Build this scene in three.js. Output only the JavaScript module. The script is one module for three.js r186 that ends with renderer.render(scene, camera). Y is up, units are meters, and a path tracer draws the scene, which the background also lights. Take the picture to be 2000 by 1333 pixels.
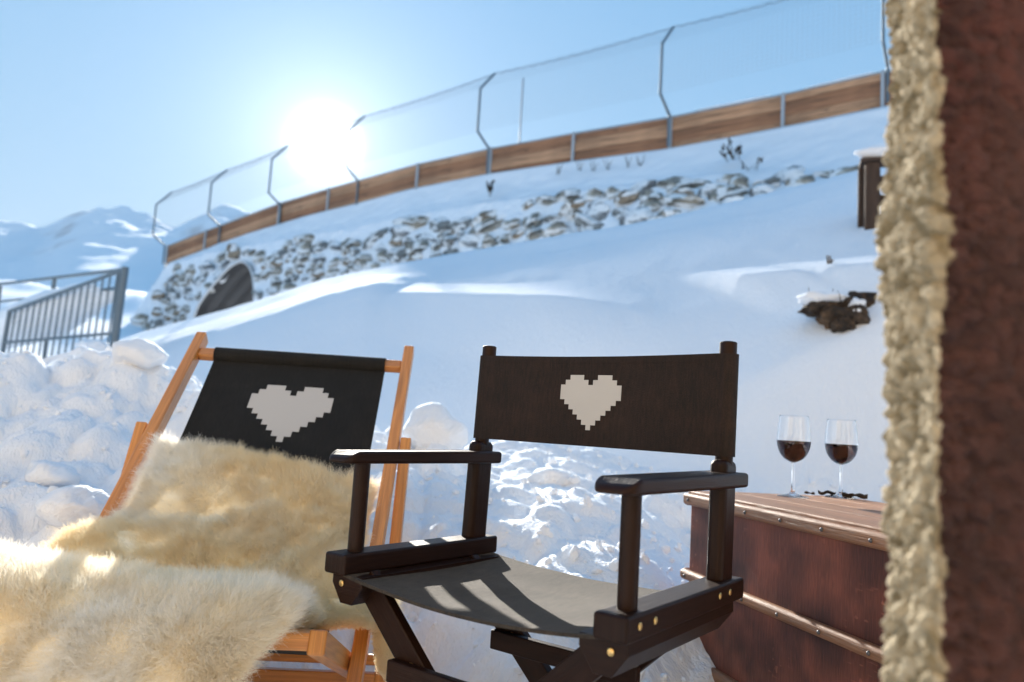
import * as THREE from 'three';
import { mergeGeometries, mergeVertices, toCreasedNormals } from 'three/addons/utils/BufferGeometryUtils.js';
import { RoundedBoxGeometry } from 'three/addons/geometries/RoundedBoxGeometry.js';

// ---------------------------------------------------------------- camera, sky, sun, exposure
const scene = new THREE.Scene();
const EYE = 0.709;
const camera = new THREE.PerspectiveCamera(48.5, 1024 / 682, 0.05, 6000);
camera.position.set(0, EYE, 0);
camera.rotation.set(0.1129, 0, 0.061);
camera.focus = 1.4;
camera.userData.fStop = 3.4;
scene.add(camera);

const renderer = new THREE.WebGLRenderer({ antialias: true });
renderer.toneMapping = THREE.LinearToneMapping;
renderer.toneMappingExposure = 2.9;
renderer.shadowMap.enabled = true;

const SUN = new THREE.Vector3(-0.24665, 0.33576, -0.90908).normalize();
{ // clear winter sky: blue air, paler towards the horizon and round the sun
  const w = 2048, h = 1024, d = new Float32Array(w * h * 4);
  const v = new THREE.Vector3(), K = 1 / 2.9;
  const mix = (a, b, t) => a + (b - a) * t;
  for (let j = 0; j < h; j++) for (let i = 0; i < w; i++) {
    const el = ((j + 0.5) / h - 0.5) * Math.PI, az = ((i + 0.5) / w - 0.5) * 2 * Math.PI;
    v.set(Math.cos(el) * Math.cos(az), Math.sin(el), Math.cos(el) * Math.sin(az));
    const up = Math.max(0, Math.sin(el)), t = Math.pow(up, 0.55);
    const ang = Math.acos(Math.min(1, Math.max(-1, v.dot(SUN)))) * 180 / Math.PI;
    const g1 = 0.42 * Math.exp(-ang / 14), g2 = 1.0 * Math.exp(-ang / 3.2), g3 = 40 * Math.exp(-Math.pow(ang / 1.2, 2));
    const halo = g1 + g2 + g3;
    const o = (j * w + i) * 4;
    d[o] = K * (mix(0.50, 0.02, t) + halo * 0.98);
    d[o + 1] = K * (mix(0.76, 0.30, t) + halo * 0.99);
    d[o + 2] = K * (mix(0.95, 0.70, t) + halo);
    d[o + 3] = 1;
  }
  const sky = new THREE.DataTexture(d, w, h, THREE.RGBAFormat, THREE.FloatType);
  sky.mapping = THREE.EquirectangularReflectionMapping;
  sky.magFilter = sky.minFilter = THREE.LinearFilter;
  sky.needsUpdate = true;
  scene.background = sky; scene.environment = sky;
}
const sun = new THREE.DirectionalLight(new THREE.Color(1, 0.93, 0.82), 5);
sun.position.copy(SUN).multiplyScalar(80);
sun.castShadow = true;
sun.shadow.mapSize.set(4096, 4096);
Object.assign(sun.shadow.camera, { left: -45, right: 45, top: 45, bottom: -45, near: 1, far: 220 });
scene.add(sun, sun.target);

// ---------------------------------------------------------------- helpers
let seed = 12345;
const rnd = () => { seed = (seed * 1664525 + 1013904223) >>> 0; return seed / 4294967296; };
const rr = (a, b) => a + (b - a) * rnd();
const V = (x, y, z) => new THREE.Vector3(x, y, z);
const clamp = (x, a, b) => Math.min(b, Math.max(a, x));
const lerp = (a, b, t) => a + (b - a) * t;
const sstep = (a, b, x) => { const t = clamp((x - a) / (b - a), 0, 1); return t * t * (3 - 2 * t); };
function interp(tab, x) {
  if (x <= tab[0][0]) return tab[0][1];
  for (let i = 1; i < tab.length; i++) if (x <= tab[i][0]) { const a = tab[i - 1], b = tab[i]; return lerp(a[1], b[1], (x - a[0]) / (b[0] - a[0])); }
  return tab[tab.length - 1][1];
}
function smoothTab(tab, x, k = 0.02) { return (interp(tab, x - k) + 2 * interp(tab, x) + interp(tab, x + k)) / 4; }
const hash3 = (x, y, z) => { let h = (x * 374761393 + y * 668265263 + z * 2147483647) | 0; h = Math.imul(h ^ (h >>> 13), 1274126177); h ^= h >>> 16; h = Math.imul(h, 2246822519); h ^= h >>> 13; return (h >>> 0) / 4294967296; };
function noise3(x, y, z) {
  const X = Math.floor(x), Y = Math.floor(y), Z = Math.floor(z);
  let a = x - X, b = y - Y, c = z - Z; a = a * a * (3 - 2 * a); b = b * b * (3 - 2 * b); c = c * c * (3 - 2 * c);
  const g = (i, j, k) => hash3(X + i, Y + j, Z + k);
  return lerp(lerp(lerp(g(0, 0, 0), g(1, 0, 0), a), lerp(g(0, 1, 0), g(1, 1, 0), a), b), lerp(lerp(g(0, 0, 1), g(1, 0, 1), a), lerp(g(0, 1, 1), g(1, 1, 1), a), b), c) * 2 - 1;
}
function fbm(x, y, z, oct = 4) { let s = 0, a = 0.5; for (let i = 0; i < oct; i++) { s += a * noise3(x, y, z); x = x * 2.03 + 7.1; y = y * 2.03 + 3.7; z = z * 2.03 + 1.3; a *= 0.5; } return s; }
function domes(x, z, s, sd) { // rounded clods: the highest of the domes scattered in the plane
  const X = Math.floor(x / s), Z = Math.floor(z / s); let best = 0;
  for (let i = -1; i <= 1; i++) for (let j = -1; j <= 1; j++) {
    const a = hash3(X + i, sd, Z + j), b = hash3(X + i, sd + 11, Z + j), c = hash3(X + i, sd + 23, Z + j);
    const dx = x - (X + i + a) * s, dz = z - (Z + j + b) * s, R = s * (0.4 + 0.45 * c), q = (dx * dx + dz * dz) / (R * R);
    if (q < 1) best = Math.max(best, Math.sqrt(1 - q) * R * (0.35 + 0.65 * hash3(X + i, sd + 37, Z + j)));
  }
  return best;
}
const counts = {};
function numbered(n) { const k = counts[n] = (counts[n] ?? -1) + 1; return k ? n + '_' + String(k).padStart(3, '0') : n; }
function thing(name, label, category, pos = [0, 0, 0], turn = 0, group) {
  const o = new THREE.Group(); o.name = numbered(name); o.position.set(...pos); o.rotation.y = turn;
  o.userData = { label, category }; if (group) o.userData.group = group;
  scene.add(o); return o;
}
function part(name, geo, mat, parent, extra) {
  const m = new THREE.Mesh(geo, mat); m.name = name; m.castShadow = m.receiveShadow = true;
  if (extra) Object.assign(m.userData, extra);
  parent.add(m); return m;
}
function structure(name, geo, mat, label) {
  const m = new THREE.Mesh(geo, mat); m.name = numbered(name); m.castShadow = m.receiveShadow = true;
  m.userData = { kind: 'structure' }; if (label) m.userData.label = label;
  scene.add(m); return m;
}
function gridGeo(nu, nv, f, uv) { // f(u, v) -> Vector3
  const p = new Float32Array((nu + 1) * (nv + 1) * 3), t = new Float32Array((nu + 1) * (nv + 1) * 2), ix = [];
  for (let j = 0, k = 0; j <= nv; j++) for (let i = 0; i <= nu; i++, k++) {
    const q = f(i / nu, j / nv); p[k * 3] = q.x; p[k * 3 + 1] = q.y; p[k * 3 + 2] = q.z;
    const w = uv ? uv(i / nu, j / nv, q) : [q.x, q.z]; t[k * 2] = w[0]; t[k * 2 + 1] = w[1];
  }
  for (let j = 0; j < nv; j++) for (let i = 0; i < nu; i++) { const a = j * (nu + 1) + i, b = a + 1, c = a + nu + 1, d = c + 1; ix.push(a, c, b, b, c, d); }
  const g = new THREE.BufferGeometry();
  g.setAttribute('position', new THREE.BufferAttribute(p, 3)); g.setAttribute('uv', new THREE.BufferAttribute(t, 2));
  g.setIndex(ix); g.computeVertexNormals(); return g;
}
function boxUV(g, long = 'x') { // uv in metres by the face's own direction, grain along the long axis
  const p = g.attributes.position, n = g.attributes.normal, t = new Float32Array(p.count * 2), o = [rnd(), rnd()];
  for (let i = 0; i < p.count; i++) {
    const c = { x: p.getX(i), y: p.getY(i), z: p.getZ(i) }, a = { x: Math.abs(n.getX(i)), y: Math.abs(n.getY(i)), z: Math.abs(n.getZ(i)) };
    let others = ['x', 'y', 'z'].filter((k) => k !== long), across = a[others[0]] > a[others[1]] ? others[1] : others[0];
    if (a[long] > 0.7) { t[i * 2] = o[0] + c[others[0]] * 0.1; t[i * 2 + 1] = o[1] + c[others[1]]; } else { t[i * 2] = o[0] + c[long]; t[i * 2 + 1] = o[1] + c[across]; }
  }
  g.setAttribute('uv', new THREE.BufferAttribute(t, 2)); return g;
}
function beam(a, b, w, h, up = V(0, 1, 0), r = 0.004) { // bar from a to b, w across, h along up; local x is its length
  const L = a.distanceTo(b), g = boxUV(new RoundedBoxGeometry(L, h, w, 2, Math.min(r, w * 0.45, h * 0.45)), 'x');
  const x = b.clone().sub(a).normalize(), z = x.clone().cross(up).normalize(), y = z.clone().cross(x);
  g.applyMatrix4(new THREE.Matrix4().makeBasis(x, y, z).setPosition(a.clone().add(b).multiplyScalar(0.5))); return g;
}
function rod(a, b, r, seg = 16, r2 = r) {
  const L = a.distanceTo(b), g = new THREE.CylinderGeometry(r2, r, L, seg, 1);
  const uv = g.attributes.uv; for (let i = 0; i < uv.count; i++) uv.setXY(i, uv.getY(i) * L, uv.getX(i) * 0.1);
  const y = b.clone().sub(a).normalize(), q = new THREE.Quaternion().setFromUnitVectors(V(0, 1, 0), y);
  g.applyQuaternion(q); const m = a.clone().add(b).multiplyScalar(0.5); g.translate(m.x, m.y, m.z); return g;
}
function blob(detail, sx, sy, sz, rough, freq, sd) { // faceted or rounded lump
  let g = new THREE.IcosahedronGeometry(1, detail); g.deleteAttribute('uv'); g.deleteAttribute('normal'); g = mergeVertices(g, 1e-4);
  const p = g.attributes.position;
  for (let i = 0; i < p.count; i++) { const x = p.getX(i), y = p.getY(i), z = p.getZ(i), k = 1 + rough * fbm(x * freq + sd, y * freq - sd, z * freq + 2 * sd, 3); p.setXYZ(i, x * sx * k, y * sy * k, z * sz * k); }
  g.computeVertexNormals(); const t = new Float32Array(p.count * 2); for (let i = 0; i < p.count; i++) { t[i * 2] = p.getX(i) + p.getZ(i) * 0.5; t[i * 2 + 1] = p.getY(i) + p.getZ(i) * 0.5; }
  g.setAttribute('uv', new THREE.BufferAttribute(t, 2)); return g;
}

// ---------------------------------------------------------------- textures
function dataTex(w, h, f, srgb, repX = 1, repY = 1) {
  const d = new Uint8Array(w * h * 4);
  for (let j = 0; j < h; j++) for (let i = 0; i < w; i++) { const c = f(i / w, j / h), o = (j * w + i) * 4; d[o] = clamp(c[0], 0, 1) * 255; d[o + 1] = clamp(c[1], 0, 1) * 255; d[o + 2] = clamp(c[2], 0, 1) * 255; d[o + 3] = 255; }
  const t = new THREE.DataTexture(d, w, h); t.wrapS = t.wrapT = THREE.RepeatWrapping; t.magFilter = THREE.LinearFilter; t.minFilter = THREE.LinearMipmapLinearFilter; t.generateMipmaps = true;
  if (srgb) t.colorSpace = THREE.SRGBColorSpace; t.repeat.set(repX, repY); t.needsUpdate = true; return t;
}
const per = (u, n) => ((u % n) + n) % n;
function tnoise(u, v, nx, ny, sd) { // tiling value noise
  const x = u * nx, y = v * ny, X = Math.floor(x), Y = Math.floor(y); let a = x - X, b = y - Y; a = a * a * (3 - 2 * a); b = b * b * (3 - 2 * b);
  const g = (i, j) => hash3(per(X + i, nx), per(Y + j, ny), sd); return lerp(lerp(g(0, 0), g(1, 0), a), lerp(g(0, 1), g(1, 1), a), b);
}
const woodF = (sd) => (u, v) => { // grain along u
  const warp = (tnoise(u, v, 3, 4, sd) - 0.5) * 0.25, ring = Math.sin((v * 9 + warp * 6 + tnoise(u, v, 2, 6, sd + 3) * 1.6) * 6.283) * 0.5 + 0.5;
  const fine = tnoise(u, v, 6, 160, sd + 5), fine2 = tnoise(u, v, 14, 300, sd + 7);
  const k = 0.78 + 0.06 * ring + 0.1 * fine + 0.1 * fine2 - 0.12 * (tnoise(u, v, 4, 5, sd + 9)); return [k, k * (0.97 + 0.03 * ring), k * (0.93 + 0.06 * ring)];
};
const woodTex = dataTex(512, 512, woodF(1), true, 2, 7);
const grainBump = dataTex(512, 512, (u, v) => { const k = 0.5 * tnoise(u, v, 8, 180, 21) + 0.5 * tnoise(u, v, 20, 400, 22); return [k, k, k]; }, false, 2, 7);
const plankTex = [0, 1, 2].map((k) => dataTex(512, 128, (u, v) => {
  const a = tnoise(u, v, 5, 14, 31 + k), b = tnoise(u, v, 12, 50, 41 + k), c = tnoise(u, v, 3, 3, 51 + k), kn = tnoise(u, v, 9, 2, 61 + k);
  let q = 0.55 + 0.35 * a + 0.22 * b - 0.25 * c; const dark = sstep(0.62, 0.9, a) * 0.35 + sstep(0.86, 0.95, kn) * 0.3; q *= 1 - dark; return [q, q * 0.93, q * 0.86];
}, true));
const snowBump = dataTex(512, 512, (u, v) => { const k = 0.25 * tnoise(u, v, 20, 20, 71) + 0.3 * tnoise(u, v, 60, 60, 72) + 0.25 * tnoise(u, v, 140, 140, 73) + 0.2 * tnoise(u, v, 250, 250, 74); return [k, k, k]; }, false, 1.6, 1.6);
const weaveBump = dataTex(256, 256, (u, v) => { const k = 0.5 + 0.2 * Math.sin(u * 6.283 * 64) * Math.sin(v * 6.283 * 64) + 0.6 * (tnoise(u, v, 90, 90, 81) - 0.5); return [k, k, k]; }, false, 14, 14);
const weaveTex = dataTex(512, 512, (u, v) => { const k = 0.78 + 0.34 * (tnoise(u, v, 200, 200, 82) - 0.5) + 0.25 * (tnoise(u, v, 90, 12, 83) - 0.5) + 0.2 * (tnoise(u, v, 6, 6, 84) - 0.5); return [k, k * 0.985, k * 0.96]; }, true, 5, 5);
const fibreTex = dataTex(1024, 512, (u, v) => {
  const rib = 0.07 * (tnoise(u, v, 260, 10, 91) - 0.5) + 0.1 * (tnoise(u, v, 500, 40, 92) - 0.5), blot = 0.4 * (tnoise(u, v, 7, 5, 93) - 0.5) + 0.25 * (tnoise(u, v, 19, 15, 94) - 0.5);
  const scuff = 0.6 * sstep(0.8, 0.9, tnoise(u, v, 60, 90, 95)) * sstep(0.55, 0.8, tnoise(u, v, 6, 5, 96)) * 0.35; const k = 0.7 + rib * 1.3 + blot + scuff; return [k, k * (0.94 + scuff * 0.2), k * (0.9 + scuff * 0.25)];
}, true, 1.3, 2);
const stoneTex = dataTex(512, 512, (u, v) => { const k = 0.6 + 0.5 * (tnoise(u, v, 6, 6, 101) - 0.5) + 0.4 * (tnoise(u, v, 22, 22, 102) - 0.5) + 0.3 * (tnoise(u, v, 80, 80, 103) - 0.5); const w = tnoise(u, v, 5, 5, 104); return [k * (0.95 + 0.12 * w), k, k * (1.03 - 0.14 * w)]; }, true, 0.8, 0.8);
const plasterBump = dataTex(512, 512, (u, v) => { const k = 0.4 * tnoise(u, v, 30, 30, 111) + 0.35 * tnoise(u, v, 80, 80, 112) + 0.25 * tnoise(u, v, 200, 200, 113); return [k, k, k]; }, false, 4, 4);

// ---------------------------------------------------------------- materials
const lin = (r, g, b) => new THREE.Color().setRGB(r, g, b);
const M = {};
M.snow = new THREE.MeshStandardMaterial({ color: lin(0.86, 0.875, 0.9), roughness: 0.85, bumpMap: snowBump, bumpScale: 0.008 });
M.snowFar = new THREE.MeshStandardMaterial({ color: lin(0.85, 0.87, 0.9), roughness: 0.9 });
M.darkWood = new THREE.MeshPhysicalMaterial({ color: lin(0.026, 0.0095, 0.0046), roughness: 0.46, specularIntensity: 0.28, map: woodTex, bumpMap: grainBump, bumpScale: 0.0004, clearcoat: 0.08, clearcoatRoughness: 0.3 });
M.beech = new THREE.MeshPhysicalMaterial({ color: lin(0.8, 0.33, 0.075), roughness: 0.4, map: woodTex, bumpMap: grainBump, bumpScale: 0.0003, clearcoat: 0.35, clearcoatRoughness: 0.25 });
M.blackCloth = new THREE.MeshPhysicalMaterial({ color: lin(0.013, 0.012, 0.011), roughness: 0.95, map: weaveTex, bumpMap: weaveBump, bumpScale: 0.0005, side: THREE.DoubleSide });
M.brownCloth = new THREE.MeshPhysicalMaterial({ color: lin(0.027, 0.0125, 0.0075), roughness: 0.9, map: weaveTex, bumpMap: weaveBump, bumpScale: 0.0005, side: THREE.DoubleSide });
M.sunlitSeatCloth = new THREE.MeshPhysicalMaterial({ color: lin(0.062, 0.047, 0.035), roughness: 0.85, map: weaveTex, bumpMap: weaveBump, bumpScale: 0.0009, sheen: 0.5, sheenColor: lin(0.35, 0.32, 0.28), sheenRoughness: 0.5, side: THREE.DoubleSide });  // paler than the matching back canvas: sunlight put into its colour and sheen
M.print = new THREE.MeshStandardMaterial({ color: lin(0.5, 0.48, 0.46), roughness: 0.9, bumpMap: weaveBump, bumpScale: 0.0003, side: THREE.DoubleSide });
M.brass = new THREE.MeshStandardMaterial({ color: lin(0.75, 0.5, 0.2), metalness: 1, roughness: 0.35 });
M.steelDark = new THREE.MeshStandardMaterial({ color: lin(0.12, 0.12, 0.13), metalness: 0.6, roughness: 0.5 });
M.galv = new THREE.MeshStandardMaterial({ color: lin(0.3, 0.34, 0.38), metalness: 0.5, roughness: 0.5 });
M.galvDark = new THREE.MeshStandardMaterial({ color: lin(0.14, 0.18, 0.21), metalness: 0.4, roughness: 0.5 });
M.galvLight = new THREE.MeshStandardMaterial({ color: lin(0.42, 0.44, 0.46), metalness: 0.3, roughness: 0.6 });
M.wire = new THREE.MeshStandardMaterial({ color: lin(0.10, 0.14, 0.18), metalness: 0.2, roughness: 0.6 });
M.planks = plankTex.flatMap((t, i) => [[0.9, 0.55, 0.34], [0.6, 0.31, 0.17]].map((c) => new THREE.MeshStandardMaterial({ color: lin(...c), map: t, roughness: 0.75 })));
M.oldWood = new THREE.MeshStandardMaterial({ color: lin(0.10, 0.06, 0.04), map: woodTex, roughness: 0.85, bumpMap: grainBump, bumpScale: 0.004 });
const stoneMaps = [[0.56, 0.54, 0.5], [0.64, 0.61, 0.56], [0.55, 0.51, 0.45], [0.6, 0.53, 0.45], [0.5, 0.5, 0.49], [0.6, 0.61, 0.62]].map((c, i) => dataTex(256, 256, (u, v) => {
  const k = 0.85 + 0.6 * (tnoise(u, v, 5, 5, 200 + i) - 0.5) + 0.4 * (tnoise(u, v, 20, 20, 210 + i) - 0.5), f = 0.6 * tnoise(u, v, 4, 4, 220 + i) + 0.25 * tnoise(u, v, 13, 13, 230 + i) + 0.15 * tnoise(u, v, 50, 50, 240 + i), w = sstep(0.5, 0.58, f); // rime snow stuck on the stone
  return c.map((q) => lerp(q * k, 0.93, w * 0.9));
}, true, 0.5, 0.5));
M.stones = stoneMaps.map((t) => new THREE.MeshStandardMaterial({ color: 0xffffff, map: t, roughness: 0.9 }));
M.rock = new THREE.MeshStandardMaterial({ color: lin(0.2, 0.12, 0.07), map: stoneTex, roughness: 0.9 });
M.culvert = new THREE.MeshStandardMaterial({ color: lin(0.03, 0.03, 0.033), roughness: 0.6, metalness: 0.2, side: THREE.DoubleSide });
M.concrete = new THREE.MeshStandardMaterial({ color: lin(0.6, 0.6, 0.6), roughness: 0.9 });
M.fibre = new THREE.MeshPhysicalMaterial({ color: lin(0.33, 0.105, 0.06), map: fibreTex, roughness: 0.55, bumpMap: fibreTex, bumpScale: 0.0008 });
M.slat = new THREE.MeshPhysicalMaterial({ color: lin(0.42, 0.2, 0.1), map: woodTex, roughness: 0.5, bumpMap: grainBump, bumpScale: 0.0006 });
M.lidWood = new THREE.MeshPhysicalMaterial({ color: lin(0.5, 0.24, 0.12), map: woodTex, roughness: 0.5, bumpMap: grainBump, bumpScale: 0.0008 });
M.glass = new THREE.MeshPhysicalMaterial({ color: 0xffffff, transmission: 1, thickness: 0.002, ior: 1.5, roughness: 0 });
M.wine = new THREE.MeshPhysicalMaterial({ color: lin(0.9, 0.25, 0.25), transmission: 1, thickness: 0.05, ior: 1.35, roughness: 0, attenuationColor: lin(0.35, 0.008, 0.015), attenuationDistance: 0.0025 });
M.leaf = new THREE.MeshStandardMaterial({ color: lin(0.035, 0.022, 0.014), roughness: 0.9, side: THREE.DoubleSide });
M.dryGrass = new THREE.MeshStandardMaterial({ color: lin(0.12, 0.09, 0.06), roughness: 0.9, side: THREE.DoubleSide });
M.hide = new THREE.MeshStandardMaterial({ color: lin(0.97, 0.88, 0.69), roughness: 1, side: THREE.DoubleSide });
M.wool = new THREE.MeshPhysicalMaterial({ color: 0xffffff, roughness: 1, transmission: 0.55, thickness: 0, specularIntensity: 0.15, side: THREE.DoubleSide });

// ---------------------------------------------------------------- terrain
const FENCE = [[-21.55, 9.42, -46], [-18.45, 10.04, -44], [-13.11, 11.0, -40.5], [-9.86, 11.22, -38], [-4.8, 11.42, -34], [-1.36, 11.44, -31.5], [1.99, 11.33, -29], [5.32, 11.16, -26.5], [8.69, 11.32, -24.5], [11.32, 11.55, -23], [15.2, 11.8, -20.6]];
const BOARD = 1.15;
function shadeY(x, z) { // height of the edge of the board fence's shadow over a place
  for (let i = 0; i < FENCE.length - 1; i++) {
    const a = FENCE[i], b = FENCE[i + 1], ex = b[0] - a[0], ez = b[2] - a[2], det = -SUN.x * ez + SUN.z * ex;
    const qx = a[0] - x, qz = a[2] - z, t = (-qx * ez + qz * ex) / det, u = (SUN.x * qz - SUN.z * qx) / det;
    if (u >= 0 && u <= 1 && t > 0) return a[1] + u * (b[1] - a[1]) + BOARD - t * SUN.y;
  }
  return null;
}
const planeY = (x, z) => shadeY(x, z) ?? (-0.46 * z + 0.46 * x - 1.75);

// the snow mound behind the chairs: crest distance and height by bearing (x / -z)
const CREST_R = [[-1.0, 16], [-0.6, 15.2], [-0.51, 14.4], [-0.34, 12.8], [-0.25, 12.8], [-0.16, 12.1], [-0.08, 12.9], [0, 12.4], [0.13, 10.9], [0.23, 10.2], [0.38, 9.6], [0.47, 9.3], [0.62, 8.8], [1, 8]];
const CREST_E = [[-1.0, -0.03], [-0.7, 0.0], [-0.605, 0.048], [-0.5145, 0.0862], [-0.3438, 0.1449], [-0.2513, 0.1819], [-0.1572, 0.2073], [-0.0759, 0.2278], [-0.0079, 0.2441], [0.1289, 0.276], [0.232, 0.3038], [0.3843, 0.3492], [0.4749, 0.3802], [0.6156, 0.418], [1, 0.46]];
const TOE = [[-1, 6], [-0.5, 5.6], [0, 5.0], [0.2, 4.5], [0.4, 4.0], [0.7, 3.6], [1, 3.4]];
const PATCH = [ // low terraces that rise out of the fence's shadow; l runs across the sun's bearing, near edge by l, then depth and lift
  { a: 0.95, b: 2.45, s: [[0.5, 11.4], [1.31, 9.45], [2.2, 7.4], [2.8, 6.35]], L: 1.25, A: 0.12, m: 0.22, mb: 0.75, ramp: 2.2 },
  { a: 3.5, b: 3.83, s: [[3.49, 5.66], [3.83, 5.18]], L: 0.66, A: 0.09, m: 0.1, ramp: 1 },
  { a: 3.9, b: 5.2, s: [[3.9, 5.05], [4.16, 4.63], [5.2, 3.2]], L: 0.7, A: 0.1, m: 0.1, ramp: 1 },
];
const SX = -0.26186, SZ = -0.9651;
function slopeY(x, z) { // hugs the edge of the fence's shadow from the toe to the crest, then falls away behind
  const th = x / -z, r = -z, rc = smoothTab(CREST_R, th, 0.04), e = smoothTab(CREST_E, th, 0.03), yc = EYE + e * rc, rt = smoothTab(TOE, th, 0.05), yt = lerp(0.22, 0.5, sstep(0, 0.5, th));
  const P = planeY(x, z), dT = planeY(th * rt, -rt) - yt, dC = planeY(th * rc, -rc) - yc, t = (r - rt) / (rc - rt);
  if (r <= rt) return yt - (rt - r) * 0.05;
  let d = lerp(dT, 0.075, sstep(0, 0.35, t)); const ridge = sstep(-0.09, -0.2, th); d = lerp(d, -0.2, ridge * sstep(0.3, 0.74, t)); d = lerp(d, dC, lerp(sstep(0.55, 1, t), clamp((t - 0.74) / 0.26, 0, 1), ridge));
  const front = P - d, over = yc + 0.1 + (r > rc ? (e - 0.04) * (r - rc) - 0.03 * Math.pow(r - rc, 2) : (e + 0.12) * (r - rc) + 0.3 * Math.max(0, rc - r - 0.8)), k = 0.35, h = clamp(0.5 + 0.5 * (over - front) / k, 0, 1);
  let y = lerp(over, front, h) - k * h * (1 - h); if (r > rc + 1.2) y = Math.max(y, -1);
  y += (0.04 * fbm(x * 0.45, 3, z * 0.45, 3) + 0.01 * fbm(x * 3, 5, z * 3, 3)) * sstep(0, 1, r - rt);
  for (const p of PATCH) {
    const l = -SZ * x + SX * z, inside = sstep(p.a - p.m, p.a + p.m * 0.4, l) * sstep(p.b + (p.mb ?? p.m), p.b - (p.mb ?? p.m) * 0.4, l); if (inside <= 0) continue;
    const q = SX * x + SZ * z - interp(p.s, l), w = inside * (q < 0 ? 1 : sstep(p.L + 0.35, p.L, q)); if (w <= 0 || q < -p.ramp) continue; // a long gentle rise on the near side
    const top = q < 0 ? lerp(y, P + p.A, Math.pow(1 + q / p.ramp, 1.3)) : P + p.A * (1 - q / p.L); y = lerp(y, Math.max(y, top), w);
  }
  return y;
}
// the ploughed bank nearer by
const BANK_R = [[-1.2, 3.5], [-0.67, 3.6], [-0.54, 3.6], [-0.41, 3.5], [-0.33, 3.4], [-0.166, 3.3], [-0.094, 3.3], [-0.02, 3.6], [0.03, 3.95], [0.2, 4.0], [0.31, 3.7], [0.48, 3.2], [1, 3]];
const BANK_E = [[-1.2, 0.04], [-0.6734, 0.025], [-0.6063, 0.03], [-0.539, 0.038], [-0.475, 0.02], [-0.4128, 0.013], [-0.3297, -0.012], [-0.24, -0.03], [-0.1663, -0.035], [-0.12, -0.03], [-0.0938, -0.04], [-0.0374, -0.062], [0.0089, -0.05], [0.0617, -0.035], [0.1432, -0.052], [0.2037, -0.062], [0.2447, -0.09], [0.312, -0.12], [0.4785, -0.14], [1, -0.15]];
function nearY(x, z) {
  const r = Math.max(0.2, -z), th = clamp(x / r, -1.2, 1), rb = smoothTab(BANK_R, th, 0.03), yb = EYE + smoothTab(BANK_E, th, 0.025) * rb;
  const g = 0.1 * sstep(1.5, 2.2, r) + 0.07 * sstep(0.35, 0.6, x) * sstep(1.1, 1.6, r);
  const wx = x + 0.10 * fbm(x * 2.2, 1, z * 2.2, 3), wz = z + 0.10 * fbm(x * 2.2, 9, z * 2.2, 3);
  const face = interp([[-1.2, 1.5], [-0.4, 1.35], [-0.1, 1.3], [0.0, 2.0], [0.06, 2.4], [0.2, 2.45], [0.28, 2.0], [0.4, 1.3], [1, 1.0]], th);
  let y;
  if (r < rb) { const t = clamp((r - rb + face) / face, 0, 1); y = g + (yb - g) * Math.pow(t, interp([[-0.3, 1], [-0.1, 0.75], [0, 0.36], [0.3, 0.36], [0.4, 0.7]], th)) * (1 + 0.2 * (1 - t) * sstep(0, -0.2, th)); y = Math.min(y, yb + 0.02); if (t === 0) y = g; }
  else { const q = r - rb; y = yb + 0.04 * sstep(0, 0.25, q) - (yb + 0.04 - 0.22) * sstep(0.2, 1.3, q); }
  const m = sstep(1.55, 2.35, r) * (1 - 0.75 * sstep(0.4, 1.2, r - rb)), quiet = 1 - 0.8 * sstep(0.34, 0.5, x) * sstep(2.9, 2.5, r);
  const clod = 0.5 * domes(wx, wz, 0.5, 1) + 0.62 * domes(wx + 3, wz, 0.26, 2) + 0.55 * domes(wx, wz + 5, 0.13, 3) + 0.3 * domes(wx + 1, wz + 2, 0.06, 4) + 0.12 * domes(wx + 4, wz + 1, 0.03, 8);
  y += m * quiet * lerp(1, 0.6, sstep(-0.06, 0.03, th)) * (clod - 0.1 + 0.05 * fbm(x * 1.7, 2, z * 1.7, 3));
  y += 0.012 * fbm(x * 6, 4, z * 6, 3) + 0.005 * fbm(x * 25, 4, z * 25, 2) + (1 - m) * (0.5 * domes(wx, wz, 0.05, 6) + 0.3 * domes(wx + 2, wz, 0.12, 7));
  return y;
}
const groundY = (x, z) => { const r = -z; if (r < 4.2) return nearY(x, z); const k = sstep(4.2, 5.2, r); return lerp(nearY(x, z), slopeY(x, z), k); };

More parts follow.
